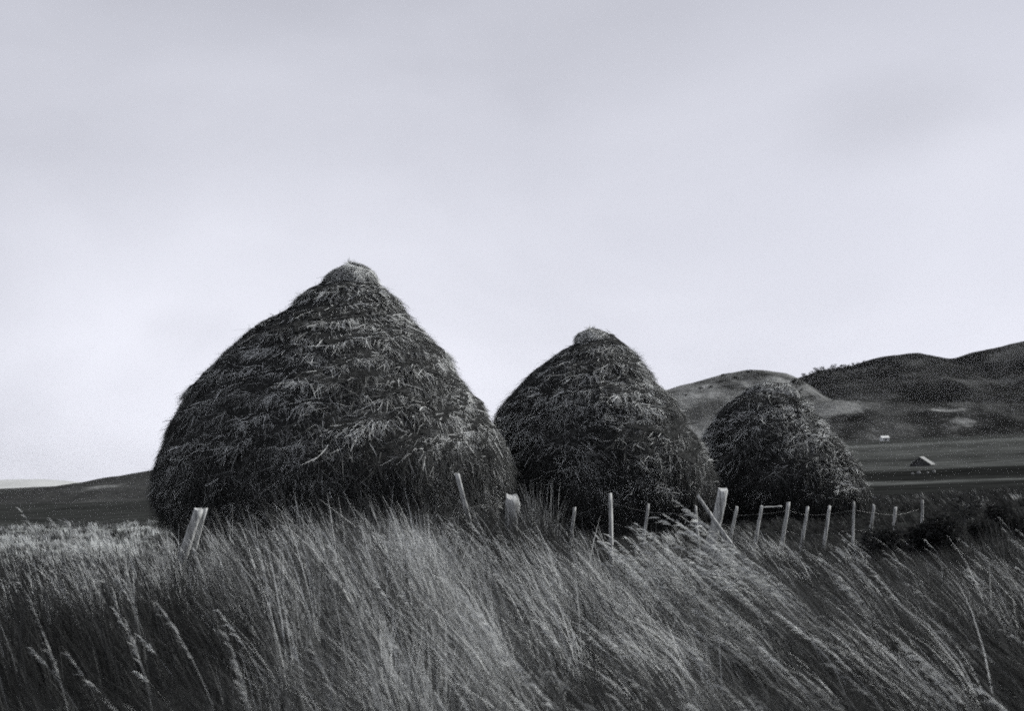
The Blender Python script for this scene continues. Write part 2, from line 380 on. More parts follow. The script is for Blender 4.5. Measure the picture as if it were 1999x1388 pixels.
# ------------------------------------------------------------------ grass
def inside_stack(x, y, m=0.0):
    q = np.zeros(x.shape, bool)
    for (cx, cy, r) in STACKS: q |= (x-cx)**2+(y-cy)**2 < (r-.25+m)**2
    return q
def pxof(x, y): return W0/2 + x/y*F      # rough picture column of a ground point
def make_blades(cx, cy, hh, lean, leandir, shade, width, per, spread, segs=5, hj=.3):
    """clumps -> blades"""
    n = len(cx); N = n*per
    rep = lambda a: np.repeat(a, per)
    ang = rng.uniform(0, 2*math.pi, N); rr = np.sqrt(rng.random(N))*rep(spread)
    x = rep(cx)+rr*np.cos(ang); y = rep(cy)+rr*np.sin(ang)*.8
    z = zground(x, y)-.02
    h = rep(hh)*np.clip(rng.normal(.85, hj, N), .2, 1.3)
    ld = rep(leandir)+rng.normal(0, .38, N); le = np.clip(rep(lean)+rng.normal(0, .13, N)+(rng.random(N) < .06)*rng.normal(0, .6, N), -.3, 1.6)
    # blades splay from the clump's centre as well as bending with the wind
    dx = np.cos(ld)*le + np.cos(ang)*.05*rr/np.maximum(rep(spread), .01)
    dy = np.sin(ld)*le*.8 + np.sin(ang)*.06
    tt = np.linspace(0, 1, segs)[None, :]
    k = 1/np.sqrt(1+.7*le**2)
    bend = tt**rng.uniform(1.25, 2.1, N)[:, None]
    P = np.stack([x[:, None]+(dx*h*k)[:, None]*bend, y[:, None]+(dy*h*k)[:, None]*bend, z[:, None]+(h*k)[:, None]*(tt*1.12-.12*tt**3)], -1)
    wa = rng.uniform(-.9, .9, N)
    wd = np.stack([np.cos(wa), np.sin(wa), np.zeros(N)], -1)
    V, Fq = ribbons(P, wd, rep(width)*rng.uniform(.6, 1.3, N), .12)
    sh = np.clip(rep(shade)+rng.normal(0, .15, N), 0, 1)
    return V, Fq, np.repeat(sh, segs*2)
def gs(px, py, cx, cy, sx, sy): return np.exp(-((px-cx)/sx)**2-((py-cy)/sy)**2)
NC = 23000
a0, a1 = 3.0, 62.0
q = rng.random(NC); cy = (a0**.8 + q*(a1**.8-a0**.8))**(1/.8)
cx = rng.uniform(-1, 1, NC)*(.41*cy+1.6)
k = ~inside_stack(cx, cy) & (rng.random(NC) < np.clip(.1+4.5*(fbm(cx*1.5+20, cy*1.0, 44, 3)-.38), .07, 1)); cx = cx[k]; cy = cy[k]
px = pxof(cx, cy)
low = sstep(22.5, 25, cy)                                # grazed short behind the fence
hL = .98 - .42*sstep(950, 1300, px) - .20*sstep(1380, 1600, px)*sstep(10, 15, cy) - .40*(1-sstep(230, 440, px))
hh = (hL*(1-low) + .22*low)*(.55+.9*fbm(cx*.8, cy*.6, 50, 3))
hh *= 1-.42*gs(px, cy, 400, 17, 75, 7)
tang = gs(px, cy, 800, 5.5, 650, 3.6)
hh *= 1-.42*tang
lean = .32+.42*sstep(700, 1400, px)+.6*(fbm(cx*.7+3, cy*.6, 61, 2)-.5)
ld = math.pi + .35*(vn(cx*.3, cy*.3, 65)-.5)*2 - .1
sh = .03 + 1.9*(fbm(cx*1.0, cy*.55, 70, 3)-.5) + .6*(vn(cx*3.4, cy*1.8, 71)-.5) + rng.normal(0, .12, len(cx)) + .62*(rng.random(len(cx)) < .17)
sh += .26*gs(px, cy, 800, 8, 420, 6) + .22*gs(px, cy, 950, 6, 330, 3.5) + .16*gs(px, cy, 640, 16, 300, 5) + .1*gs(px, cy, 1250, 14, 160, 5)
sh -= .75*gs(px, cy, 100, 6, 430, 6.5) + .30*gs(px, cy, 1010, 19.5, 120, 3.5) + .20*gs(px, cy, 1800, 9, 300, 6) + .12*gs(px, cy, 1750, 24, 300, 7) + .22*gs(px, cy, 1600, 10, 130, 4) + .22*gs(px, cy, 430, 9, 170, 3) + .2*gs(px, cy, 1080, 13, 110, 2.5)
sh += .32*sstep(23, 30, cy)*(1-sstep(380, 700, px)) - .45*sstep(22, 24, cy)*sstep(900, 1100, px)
sh = np.clip(sh, .0, 1)
width = np.clip(cy*.00055, .0035, .02)+.0014
lean = lean+rng.normal(0, .13, len(cx))+tang*rng.normal(.15, .35, len(cx)); ld = ld+rng.normal(0, .3, len(cx))+tang*rng.normal(0, .7, len(cx))
hh = hh*rng.uniform(.7, 1.12, len(cx))
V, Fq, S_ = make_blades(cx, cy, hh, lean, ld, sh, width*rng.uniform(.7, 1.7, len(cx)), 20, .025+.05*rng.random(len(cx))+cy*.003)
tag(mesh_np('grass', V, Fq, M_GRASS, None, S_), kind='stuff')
# short dense undergrowth so the sward closes near the ground
NC = 9000
q = rng.random(NC); cy = (5.5**.9 + q*(24**.9-5.5**.9))**(1/.9); cx = rng.uniform(-1, 1, NC)*(.41*cy+1.5)
px = pxof(cx, cy)
sh = np.clip(.14+.6*(fbm(cx*1.1, cy*.9, 80, 3)-.5) + .22*gs(px, cy, 800, 8, 420, 6)-.3*gs(px, cy, 150, 5, 420, 6), .02, .8)
V, Fq, S_ = make_blades(cx, cy, np.full(NC, .30), .7+.3*rng.random(NC), math.pi+rng.normal(0, .8, NC), sh, np.clip(cy*.0005, .004, .02), 18, .16+0*cx, 4)
tag(mesh_np('undergrowth', V, Fq, M_GRASS, None, S_), kind='stuff')

# seed-headed stems: a stalk and a feathery plume of spikelets
def stems(base_xy, n, spread, h, lean, ldir, shade, wid, plume=.3, plen=.05):
    N = n; x = base_xy[0]+rng.normal(0, spread, N); y = base_xy[1]+rng.normal(0, spread*.6, N)
    return stems_xy(x, y, h*rng.uniform(.65, 1.08, N), np.clip(lean+rng.normal(0, .10, N), 0, 1.5), ldir+rng.normal(0, .22, N), np.clip(shade+rng.normal(0, .15, N), .05, 1), wid, plume, plen)
def stems_xy(x, y, h, le, ld, shd, wid, plume, plen, nsp=34):
    N = len(x); z = zground(x, y)-.02; S = 8
    tt = np.linspace(0, 1, S)[None, :]; k = 1/np.sqrt(1+.8*le**2); ex = rng.uniform(1.2, 1.8, N)[:, None]
    fx = np.cos(ld)*le*h*k; fy = np.sin(ld)*le*h*k
    def cl(t):
        return np.stack([x[:, None]+fx[:, None]*t**ex, y[:, None]+fy[:, None]*t**ex, z[:, None]+(h*k)[:, None]*(t*1.08-.08*t**3)], -1)
    P = cl(np.repeat(tt, N, 0)); wa = rng.uniform(-.6, .6, N)
    V1, F1 = ribbons(P, np.stack([np.cos(wa), np.sin(wa), 0*wa], -1), np.full(N, wid)*rng.uniform(.7, 1.2, N), .5)
    s1 = np.repeat(shd, S*2)
    t0 = 1-plume*rng.random((N, nsp))**.8
    Q = cl(t0).reshape(-1, 3); Q2 = cl(np.minimum(t0+.03, 1.02)).reshape(-1, 3); ax = norm(Q2-Q)
    d = norm(ax*1.0 + rng.normal(0, .20, Q.shape) + np.array([-.15, 0, -.1]))
    ln = plen*rng.uniform(.5, 1.4, len(Q)); t3 = np.linspace(0, 1, 3)
    PP = Q[:, None, :]+d[:, None, :]*(ln[:, None, None]*t3[None, :, None]) + np.array([0, 0, -1.])*(.25*ln[:, None, None]*(t3**2)[None, :, None])
    w = norm(np.cross(d, rng.normal(0, 1, d.shape)))
    V2, F2 = ribbons(PP, w, wid*rng.uniform(.8, 1.7, len(Q)), .3)
    s2 = np.clip(np.repeat(np.repeat(shd, nsp)+.12, 6), 0, 1)
    return np.concatenate([V1, V2]), np.concatenate([F1, F2+len(V1)]), np.concatenate([s1, s2])
# scattered seeding stalks through the sward (one mass)
NS = 2600
y = (5.0**.9+rng.random(NS)*(22**.9-5.0**.9))**(1/.9); x = rng.uniform(-1, 1, NS)*(.40*y+1)
px = pxof(x, y)
keep = rng.random(NS) < (1-.9*gs(px, y, 400, 16, 70, 7))* np.clip(.25+1.1*(fbm(x*.5+7, y*.4, 90, 2)-.25) - .35*gs(px, y, 800, 6, 400, 3), .05, 1)*(1-.97*gs(px, y, 120, 6, 520, 6))*(1-.75*sstep(1650, 1800, px))
x = x[keep]; y = y[keep]; px = px[keep]; n = len(x)
h = (1.10-.46*sstep(950, 1250, px)-.34*(1-sstep(230, 420, px)))*rng.uniform(.7, 1.08, n)
V, Fq, S_ = stems_xy(x, y, h, .28+.42*sstep(700, 1400, px)+rng.normal(0, .08, n), math.pi+rng.normal(-.05, .3, n), np.clip(rng.beta(2, 2.2, n)-.15*gs(px, y, 150, 5, 420, 6), 0, 1), .0045, .3, .045, 22)
tag(mesh_np('seeding_grass', V, Fq, M_SEED, None, S_), kind='stuff')

# named clumps
def clump(name, label, cat, px0, Yc, n, spread, h, lean, shade, wid=.006, plume=.35, plen=.06, blades=120, bh=.6, bshade=.3, ldir=math.pi, group=None):
    cxw = at(px0, 1000, Yc)[0]; cz = float(zground(cxw, Yc))
    root = empty(name, (cxw, Yc, cz)); tag(root, label, cat, group)
    off = np.array([cxw, Yc, cz])
    if n:
        V, Fq, S_ = stems((cxw, Yc), n, spread, h, lean, ldir, shade, wid, plume, plen)
        mesh_np('seed_stalks', V-off, Fq, M_SEED, root, S_)
    V, Fq, S_ = make_blades(np.array([cxw]), np.array([Yc]), np.array([bh]), np.array([lean*.8]), np.array([ldir]), np.array([bshade]), np.array([wid]), blades, np.array([spread*1.6]), 6)
    mesh_np('leaves', V-off, Fq, M_GRASS, root, S_)
    return root
G = 'tall seed-headed clumps in the foreground sward'
clump('grass_clump', 'tall pale grass clump with plumes bent left across the leaning thick post', 'grass clump', 1570, 9.0, 15, .14, 1.34, .95, .75, .008, .45, .055, 160, .8, .35, group=G)
clump('grass_clump', 'long arching pale stalks just right of the plumed clump below the fence', 'grass clump', 1655, 8.0, 9, .15, 1.28, .90, .65, .007, .3, .055, 140, .7, .3, group=G)
clump('grass_clump', 'feathery clump bent left below the upright split post of the fence', 'grass clump', 1400, 9.5, 12, .17, 1.15, .85, .7, .007, .5, .055, 150, .7, .35, group=G)
clump('grass_clump', 'pale streaky clump below the first thin fence stake beside the dark rushes', 'grass clump', 1330, 12.0, 30, .16, 1.0, .6, .7, .007, .5, .06, 140, .7, .4, group=G)
clump('grass_clump', 'tall wispy stalks before the pale pasture, left of the largest haystack', 'grass clump', 225, 11.0, 12, .12, 1.26, .42, .45, .0055, .45, .06, 80, .6, .25, group=G)
clump('grass_clump', 'one upright slender tuft of stalks beside the wispy ones at the pasture', 'grass clump', 268, 10.5, 4, .03, 1.05, .05, .6, .006, .45, .05, 30, .5, .25, group=G)
clump('grass_clump', 'white-headed drooping stalks in the dark lower left corner of the grass', 'grass clump', 215, 7.6, 4, .22, .62, .6, .7, .005, .2, .036, 40, .4, .1, group=G)
clump('grass_clump', 'thick bright clump standing in the middle of the sward before the largest haystack', 'grass clump', 860, 12.5, 24, .13, 1.02, .38, .72, .007, .6, .06, 200, .8, .5, group=G)
clump('grass_clump', 'bright fan of upright stalks in front of the left part of the largest haystack', 'grass clump', 640, 14.0, 24, .18, 1.06, .36, .66, .007, .55, .06, 200, .8, .5, group=G)
clump('grass_clump', 'thin pair of stalks rising from the dark grass on the far right side', 'grass clump', 1745, 8.5, 7, .10, .86, .55, .55, .006, .4, .055, 70, .5, .25, group=G)
clump('rush_tussock', 'wide dark rush tussock in front of the short thick pale post', 'rush tussock', 1000, 18.0, 0, .40, .9, .12, .1, .012, .3, .05, 1500, .98, .04)
clump('rush_tussock', 'small tussock with pale tips just right of the short thick post', 'rush tussock', 1052, 19.5, 0, .15, 1.1, .10, .6, .010, .4, .05, 330, 1.12, .62)
clump('rush_tussock', 'low dark ragged tussock at the right edge, beyond the gorse', 'rush tussock', 1935, 19.0, 0, .22, .85, .18, .2, .011, .4, .06, 300, .55, .16)

# ------------------------------------------------------------------ posts and fence
def post_mesh(foot, top, w0, w1, seed, sides=9, split=0.0):
    """a rough cleft post from foot to top (arrays), half-widths w0 (foot) and w1 (top); returns V,F (tris+quads as quads)"""
    r = np.random.default_rng(seed)
    foot = np.array(foot, float); top = np.array(top, float); ax = norm(top-foot)
    u = norm(np.cross(ax, [0, 1, .01])); v = np.cross(ax, u); n = 14
    lop = r.uniform(.75, 1.2, sides); wob = r.normal(0, .12, (n, 2)).cumsum(0)*.35*w0
    wob -= np.linspace(0, 1, n)[:, None]*wob[-1]
    V = []
    L = np.linalg.norm(top-foot)
    for i in range(n):
        t = i/(n-1); w = w0+(w1-w0)*t
        for j in range(sides):
            a = 2*math.pi*j/sides; q = w*lop[j]*(1+.06*r.normal())
            tilt = (.35*w*math.cos(a+seed)+split*w*(j % 3 == 0)) if i == n-1 else 0
            V.append(foot+ax*(L*t+tilt)+u*(math.cos(a)*q+wob[i, 0])+v*(math.sin(a)*q*.8+wob[i, 1]))
    V.append(V[-sides]*0 + foot+ax*L*1.0+u*wob[-1, 0]); V = np.array(V); c = len(V)-1
    Fq = [[i*sides+j, i*sides+(j+1) % sides, (i+1)*sides+(j+1) % sides, (i+1)*sides+j] for i in range(n-1) for j in range(sides)]
    b = (n-1)*sides
    Ft = [[b+j, b+(j+1) % sides, c] for j in range(sides)]
    return V, Fq, Ft
def build_post(name, foot, top, w0, w1, seed, parent=None, org=(0, 0, 0), split=0.0, mat=None):
    V, Fq, Ft = post_mesh(foot, top, w0, w1, seed, 9, split)
    me = bpy.data.meshes.new(name); me.from_pydata([tuple(p-np.array(org)) for p in V], [], [tuple(f) for f in Fq+Ft])
    me.materials.append(mat or M_WOOD); me.polygons.foreach_set('use_smooth', [True]*len(Fq)+[False]*len(Ft)); me.update()
    o = bpy.data.objects.new(name, me); C.objects.link(o)
    if parent is not None: o.parent = parent
    return o
def foot_of(pxt, pyt, pxb, pyb, Yp):
    """post seen from (pxt,pyt) at the top through (pxb,pyb): carry its line on into the ground"""
    t = at(pxt, pyt, Yp); b = at(pxb, pyb, Yp); d = b-t; d /= -d[2]
    zg_ = float(zground(b[0], Yp)); k = t[2]-(zg_-.15)
    return t+d*k, t
FY = 21.5
posts = [  # top px, top py, lower px, lower py, half width, extra depth
    (1122, 991, 1114, 1060, .035, 0, 'thin stake leaning right at the left end of the fence'),
    (1191, 965, 1193, 1080, .045, -.1, 'upright split post, taller than the stakes beside it'),
    (1266, 984, 1256, 1065, .036, 0, None), (1358, 988, 1363, 1060, .026, .15, 'thin upright stake between the feathery grass and the thick post'),
    (1439, 990, 1423, 1062, .034, .1, None), (1487, 988, 1474, 1068, .036, .1, None),
    (1539, 981, 1529, 1048, .044, .2, 'stake with a knobbed top, a little taller than the ones beside it'), (1577, 990, 1568, 1046, .036, .4, None),
    (1619, 988, 1609, 1060, .036, .5, None), (1667, 980, 1665, 1065, .030, .6, None), (1706, 986, 1698, 1050, .038, .8, None),
    (1748, 991, 1745, 1030, .036, 1.0, None), (1800, 977, 1799, 1020, .036, 1.5, 'weathered post top showing above the dark gorse')]
x0 = at(1118, 1000, FY)[0]
fence = empty('wire_fence', (x0, FY, float(zground(x0, FY))))
tag(fence, 'wire fence of thin pale stakes and one thick leaning post before the haystacks', 'fence')
org = np.array(fence.location)
tops = []
for i, (a, b, c, d, w, dy, lab) in enumerate(posts):
    f, t = foot_of(a, b, c, d, FY+dy)
    o = build_post('post', f, t, w*.88, w*.62, 10+i, fence, org, .6 if i == 1 else .2)
    if lab: o['label'] = lab
    tops.append((f, t))
f, t = foot_of(1413, 957, 1388, 1066, FY-.1)
o = build_post('strainer_post', f, t, .092, .074, 77, fence, org, .3); o['label'] = 'thick pale post leaning right'
tops.insert(4, (f, t))
b0 = at(1362, 968, FY-.32); b1 = at(1442, 1085, FY-.32)
o = build_post('brace', b1, b0, .038, .024, 78, fence, org, .2); o['label'] = 'slim diagonal brace crossing the thick post'
r0 = at(1487, 991, FY-.02); r1 = at(1526, 989, FY+.1)
o = build_post('broken_rail', r0, r1, .008, .010, 79, fence, org)
def tube(pts, r, sides=5):
    pts = np.array(pts); V = []; n = len(pts)
    for i in range(n):
        d = norm(pts[min(i+1, n-1)]-pts[max(i-1, 0)]); u = norm(np.cross(d, [0, 0.01, 1])); v = np.cross(d, u)
        for j in range(sides): V.append(pts[i]+r*(math.cos(2*math.pi*j/sides)*u+math.sin(2*math.pi*j/sides)*v))
    Fq = [[i*sides+j, i*sides+(j+1) % sides, (i+1)*sides+(j+1) % sides, (i+1)*sides+j] for i in range(n-1) for j in range(sides)]
    return np.array(V), np.array(Fq)
for lev in (.12, .42):
    pts = []
    for i in range(len(tops)-1):
        A = tops[i][1]+(tops[i][0]-tops[i][1])*lev/max(tops[i][1][2]-tops[i][0][2], .1)*1.0
        B = tops[i+1][1]+(tops[i+1][0]-tops[i+1][1])*lev/max(tops[i+1][1][2]-tops[i+1][0][2], .1)*1.0
        for k in range(6):
            u_ = k/6; p = A+(B-A)*u_; p = p+np.array([0, -.06, -.008*4*u_*(1-u_)]); pts.append(p)
    V, Fq = tube(pts, .0017); mesh_np('wire', V-org, Fq, M_WIRE, fence)
def lone(label, pt, pb, Yp, w0, w1, seed, split=.3, name='wooden_post', cat='post'):
    f, t = foot_of(*pt, *pb, Yp)
    root_o = build_post(name, f, t, w0, w1, seed, None, f, split); root_o.location = f
    tag(root_o, label, cat); return root_o
lone('slender pole leaning left against the right foot of the largest haystack', (893, 925), (912, 1000), 24.0, .055, .035, 201, .3, 'leaning_pole', 'pole')
lone('short thick pale post with a notched top between the largest and middle haystacks', (1001, 972), (999, 1035), 21.0, .10, .115, 202, .35)
lone('pale post leaning right, the thicker of the pair by the largest haystack left foot', (388, 995), (366, 1060), 22.0, .07, .062, 203, .2)
lone('slim pale stake leaning right, touching the thicker post by the largest haystack left foot', (402, 993), (392, 1030), 22.15, .045, .038, 204, .2)

# ------------------------------------------------------------------ bushes and trees: crown of many small leaves on stems
def leaf_crown(n, blobs, size, seed, lo=.0, hi=1.0):
    r = np.random.default_rng(seed); B = np.array(blobs, float); pv = B[:, 3]**2; pick = r.choice(len(B), n, p=pv/pv.sum())
    d = norm(r.normal(0, 1, (n, 3))); rad = r.random(n)**.33
    P0 = B[pick, :3]+d*(B[pick, 3]*(.55+.5*rad)*r.uniform(.6, 1.08, n))[:, None]*np.array([1, 1, .85])
    ln = size*r.uniform(.6, 1.5, n); dd = norm(d+r.normal(0, .8, (n, 3)))
    P = P0[:, None, :]+dd[:, None, :]*(ln[:, None, None]*np.linspace(0, 1, 3)[None, :, None])
    w = norm(np.cross(dd, r.normal(0, 1, (n, 3))))
    V, Fq = ribbons(P, w, ln*.45, .3)
    tone = r.uniform(lo, hi, len(B))[pick]
    return V, Fq, np.repeat(np.clip(tone+r.normal(0, .15, n), 0, 1), 6)
def bush(name, label, cat, pos, blobs, n, size, seed, group=None):
    root = empty(name, pos); tag(root, label, cat, group)
    V, Fq, S_ = leaf_crown(n, blobs, size, seed)
    mesh_np('foliage', V, Fq, M_LEAF, root, S_)
    B = np.array(blobs); hh = B[:, 2].max(); Vs = []; Fs = []; o = 0
    for i, b in enumerate(blobs[:6]):
        V, Fq = tube([(b[0]*.1, b[1]*.1, -.1*hh), (b[0]*.5, b[1]*.5, b[2]*.45), (b[0], b[1], b[2])], hh*.025, 5)
        Vs.append(V); Fs.append(Fq+o); o += len(V)
    mesh_np('stems', np.concatenate(Vs), np.concatenate(Fs), M_BARK, root)
    return root
r_ = np.random.default_rng(5)
def gorse(px0, Yb, wid, hgt, seed, label):
    x = at(px0, 1000, Yb)[0]; z = float(zground(x, Yb)); r = np.random.default_rng(seed)
    bl = [(r.uniform(-.5, .5)*wid, r.uniform(-.3, .3)*wid*.6, r.uniform(.2, .8)*hgt*(1 if i < 6 else .6), r.uniform(.13, .27)*hgt) for i in range(26)]
    bush('gorse_bush', label, 'bush', (x, Yb, z), bl, 9000, .05, seed)
gorse(1772, 20.4, 1.1, .98, 31, 'dark gorse bush hiding the feet of the last fence posts')
gorse(1868, 21.0, 1.1, 1.02, 32, 'dark gorse bush nearer the right edge, beside the ragged low tussock')

gorse(1950, 21.9, .8, .85, 33, 'small dark gorse bush cut by the right edge of the picture')

# scrub on the pale hill
def ridge_y(prof, p): q = sorted(prof); return np.interp(p, [a[0] for a in q], [a[1] for a in q])
from mathutils.bvhtree import BVHTree
bpy.context.view_layer.update()
dg = bpy.context.evaluated_depsgraph_get()
trees_bvh = [(o, BVHTree.FromObject(o, dg)) for o in C.objects if o.name.split('.')[0] in ('hill', 'mountain', 'ground')]
def hit(px, py):
    """where the sight line through a picture point meets the land"""
    v = RM @ np.array([(px-W0/2)/F, (H0/2-py)/F, -1.0]); v /= np.linalg.norm(v); best = None
    for o, b in trees_bvh:
        h_ = b.ray_cast(Vector((0, 0, CAMZ)), Vector(v))
        if h_[0] is not None and (best is None or h_[3] < best[1]): best = (h_[0], h_[3])
    return best[0] if best else None
for i, (a, b, w, lab) in enumerate([
        (1368, 759, 11, 'dark scrub bush on the pale hillside, the lower left of two side by side'),
        (1386, 757, 12, 'dark scrub bush on the pale hillside, the right one of two side by side'),
        (1436, 739, 14, 'dark scrub bush high on the pale hill just under its crest'),
        (1412, 733, 9, 'tiny dark bush on the skyline of the pale hill'),
        (1340, 772, 9, 'small dark bush on the pale slope next to the middle haystack'),
        (1462, 727, 14, 'low dark bush on the top of the pale hill above the smallest haystack'),
        (1545, 731, 13, 'dark bush on the pale crest at the edge of the wood')]):
    p = hit(a, b)
    if p is None: continue
    s_ = w*p.y/F/2
    rr = np.random.default_rng(400+i)
    bl = [(rr.uniform(-.6, .6)*s_, rr.uniform(-.5, .5)*s_, rr.uniform(.15, .5)*s_, rr.uniform(.3, .5)*s_) for _ in range(7)]
    bush('scrub_bush', lab, 'bush', tuple(p-Vector((0, 0, .05*s_))), bl, 420, s_*.16, 500+i, 'scrub on the pale hill')
# wood along the dark shoulder
Vs = []; Fs = []; Ss = []; o = 0
rr = np.random.default_rng(9)
for i in range(230):
    a = rr.uniform(1500, 1760); b = ridge_y(MAIN_PROF, a)+rr.uniform(1, 40)*rr.random()+2 + max(0, a-1680)*.25
    p = hit(a, b)
    if p is None: continue
    s_ = rr.uniform(5, 9.5)*p.y/F/2*1.15
    bl = [(rr.uniform(-.5, .5)*s_, rr.uniform(-.5, .5)*s_, rr.uniform(.3, 1.15)*s_, rr.uniform(.35, .6)*s_) for _ in range(5)]
    V, Fq, S_ = leaf_crown(170, bl, s_*.2, 900+i); Vs.append(V+np.array(p)); Fs.append(Fq+o); Ss.append(S_*.5); o += len(V)
tag(mesh_np('wood', np.concatenate(Vs), np.concatenate(Fs), M_LEAF, None, np.concatenate(Ss)), kind='stuff')
# trees standing up on the skyline
for i, (a, hpx, lab) in enumerate([(1592, 9, 'round dark tree on the skyline at the left end of the wood'),
        (1604, 8, 'small dark tree on the skyline beside the round one at the end of the wood'),
        (1628, 10, 'tallest dark tree on the skyline in the middle of the wood'),
        (1643, 8, 'dark tree on the skyline just right of the tallest in the wood'),
        (1569, 7, 'lone small tree on the skyline where the pale hill meets the wood')]):
    p = hit(a, ridge_y(MAIN_PROF, a)+4)
    if p is None: continue
    H_ = (hpx+3)*p.y/F; rr = np.random.default_rng(700+i)
    root = empty('tree', tuple(p)); tag(root, lab, 'tree', 'trees on the skyline')
    bl = [(rr.uniform(-.38, .38)*H_, rr.uniform(-.3, .3)*H_, rr.uniform(.45, .85)*H_, rr.uniform(.16, .28)*H_) for _ in range(9)]
    V, Fq, S_ = leaf_crown(700, bl, H_*.06, 720+i); mesh_np('crown', V, Fq, M_LEAF, root, S_)
    V, Fq = tube([(0, 0, -.1*H_), (0, 0, .3*H_), (.05*H_, 0, .6*H_)], H_*.035, 7); mesh_np('trunk', V, Fq, M_BARK, root)

# ------------------------------------------------------------------ hut and cottage
def box(name, lo, hi, mat, parent):
    x0, y0, z0 = lo; x1, y1, z1 = hi
    V = np.array([(x, y, z) for x in (x0, x1) for y in (y0, y1) for z in (z0, z1)])
    Fq = np.array([(0, 1, 3, 2), (4, 6, 7, 5), (0, 4, 5, 1), (2, 3, 7, 6), (0, 2, 6, 4), (1, 5, 7, 3)])
    return mesh_np(name, V, Fq, mat, parent, None, False)
def house(name, label, cat, px0, py0, wid, dep, eave, ridge_h, rz, wall_m, roof_m, chimney=False):
    p = hit(px0, py0); root = empty(name, tuple(p), rz); tag(root, label, cat)
    w, d = wid/2, dep/2
    V = np.array([(-w, -d, -.3), (w, -d, -.3), (w, d, -.3), (-w, d, -.3), (-w, -d, eave), (w, -d, eave), (w, d, eave), (-w, d, eave), (-w, 0, ridge_h), (w, 0, ridge_h)])
    me = bpy.data.meshes.new('wall'); me.from_pydata([tuple(q) for q in V], [], [(0, 1, 5, 4), (2, 3, 7, 6), (1, 2, 6, 9, 5), (3, 0, 4, 8, 7)])
    me.materials.append(wall_m); o = bpy.data.objects.new('wall', me); C.objects.link(o); o.parent = root
    t = .09; e = .22
    for sgn in (-1, 1):
        n = np.array([0, -sgn*(ridge_h-eave), -d]); n = n/np.linalg.norm(n)*-1
        k = (ridge_h-eave)/d
        a = [(-w-e, sgn*(d+e), eave-k*e), (w+e, sgn*(d+e), eave-k*e), (w+e, 0, ridge_h), (-w-e, 0, ridge_h)]
        q = [(x, y, z+.02) for x, y, z in a]+[(x, y, z+.02+t) for x, y, z in a]
        me = bpy.data.meshes.new('roof'); me.from_pydata(q, [], [(0, 1, 2, 3), (4, 5, 6, 7), (0, 1, 5, 4), (1, 2, 6, 5), (2, 3, 7, 6), (3, 0, 4, 7)])
        me.materials.append(roof_m); o = bpy.data.objects.new('roof', me); C.objects.link(o); o.parent = root
    if eave < 1:
        box('door', (-w-.04, -.5, -.2), (-w+.02, .4, 1.1), M_BARK, root)
        return root
    box('door', (-.45, -d-.04, -.2), (.45, -d+.02, min(1.9, eave-.1)), M_BOARD, root)
    for sx in (-.30, .30):
        box('window', (sx*wid-.3, -d-.035, .9), (sx*wid+.3, -d+.02, min(1.6, eave-.15)), M_BOARD, root)
    if chimney: box('chimney', (w*.75, -.3, ridge_h-.5), (w*.95, .3, ridge_h+.6), wall_m, root)
    return root
house('hut', 'small gabled hut, one slope pale and the gable dark, out on the far field', 'hut', 1800, 910, 3.2, 3.8, .3, 1.7, R(62), M_BOARD, M_ROOF)
house('cottage', 'tiny white cottage standing at the foot of the dark hills', 'cottage', 1727, 861, 4.6, 3.6, 1.9, 3.0, R(8), M_WHITE, M_WHITE)
for i, (a, b, w, lab) in enumerate([
        (1793, 926, .36, 'brightest pale stone on the dark strip below the hut'),
        (1781, 927, .27, 'small pale stone just left of the brightest one below the hut'),
        (1811, 925, .22, 'faint small stone on the dark strip, right of the brightest one'),
        (1823, 923, .30, 'upright pale stone at the right end of the row below the hut'),
        (1672, 861, .75, 'lone pale boulder at the far field edge above the smallest haystack flank')]):
    p = hit(a, b)
    if p is None: continue
    rr = np.random.default_rng(60+i); nt, nv = 14, 9
    T, U = np.meshgrid(np.linspace(0, 2*math.pi, nt, endpoint=False), np.linspace(-math.pi/2, math.pi/2, nv), indexing='ij')
    q = w*.72*(1+.5*(vn(T*1.3+i, U*2+3, i)-.5)); V = np.stack([q*np.cos(U)*np.cos(T), q*.8*np.cos(U)*np.sin(T), q*.85*np.sin(U)+w*.5], -1).reshape(-1, 3)
    o = mesh_np('stone', V, grid_faces(nt, nv, True), M_STONE); o.location = tuple(p); tag(o, lab, 'stone', 'pale stones in the far fields')

# ------------------------------------------------------------------ light, sky
SUN = norm(np.array([.76, .29, .585]))
elev = math.asin(SUN[2]); az = math.atan2(SUN[0], SUN[1])
sd = bpy.data.lights.new('sun', 'SUN'); so = bpy.data.objects.new('sun', sd); C.objects.link(so)
sd.energy = 5.0; sd.angle = R(.5); sd.color = (1, .985, .965)
so.rotation_euler = Vector(SUN).to_track_quat('Z', 'Y').to_euler(); so.location = (20, 5, 30)
w = bpy.data.worlds.new('World'); sc.world = w; w.use_nodes = True; t = w.node_tree; t.nodes.clear()
def wn(ty, **kw):
    n = t.nodes.new(ty)
    for k, v in kw.items(): setattr(n, k, v)
    return n
sky = wn('ShaderNodeTexSky', sky_type='NISHITA', sun_disc=False, sun_elevation=elev, sun_rotation=az)
sky.air_density = 1.0; sky.dust_density = 2.0; sky.ozone_density = 1.0
hs = wn('ShaderNodeHueSaturation'); hs.inputs['Saturation'].default_value = .0
tn = wn('ShaderNodeMix', data_type='RGBA', blend_type='MULTIPLY'); tn.inputs['Factor'].default_value = 1; tn.inputs[7].default_value = (.78, .80, .92, 1)
tc = wn('ShaderNodeTexCoord'); mp = wn('ShaderNodeMapping'); mp.inputs['Scale'].default_value = (1.0, 1.0, 2.0); mp.inputs['Location'].default_value = (3.1, .4, .8)
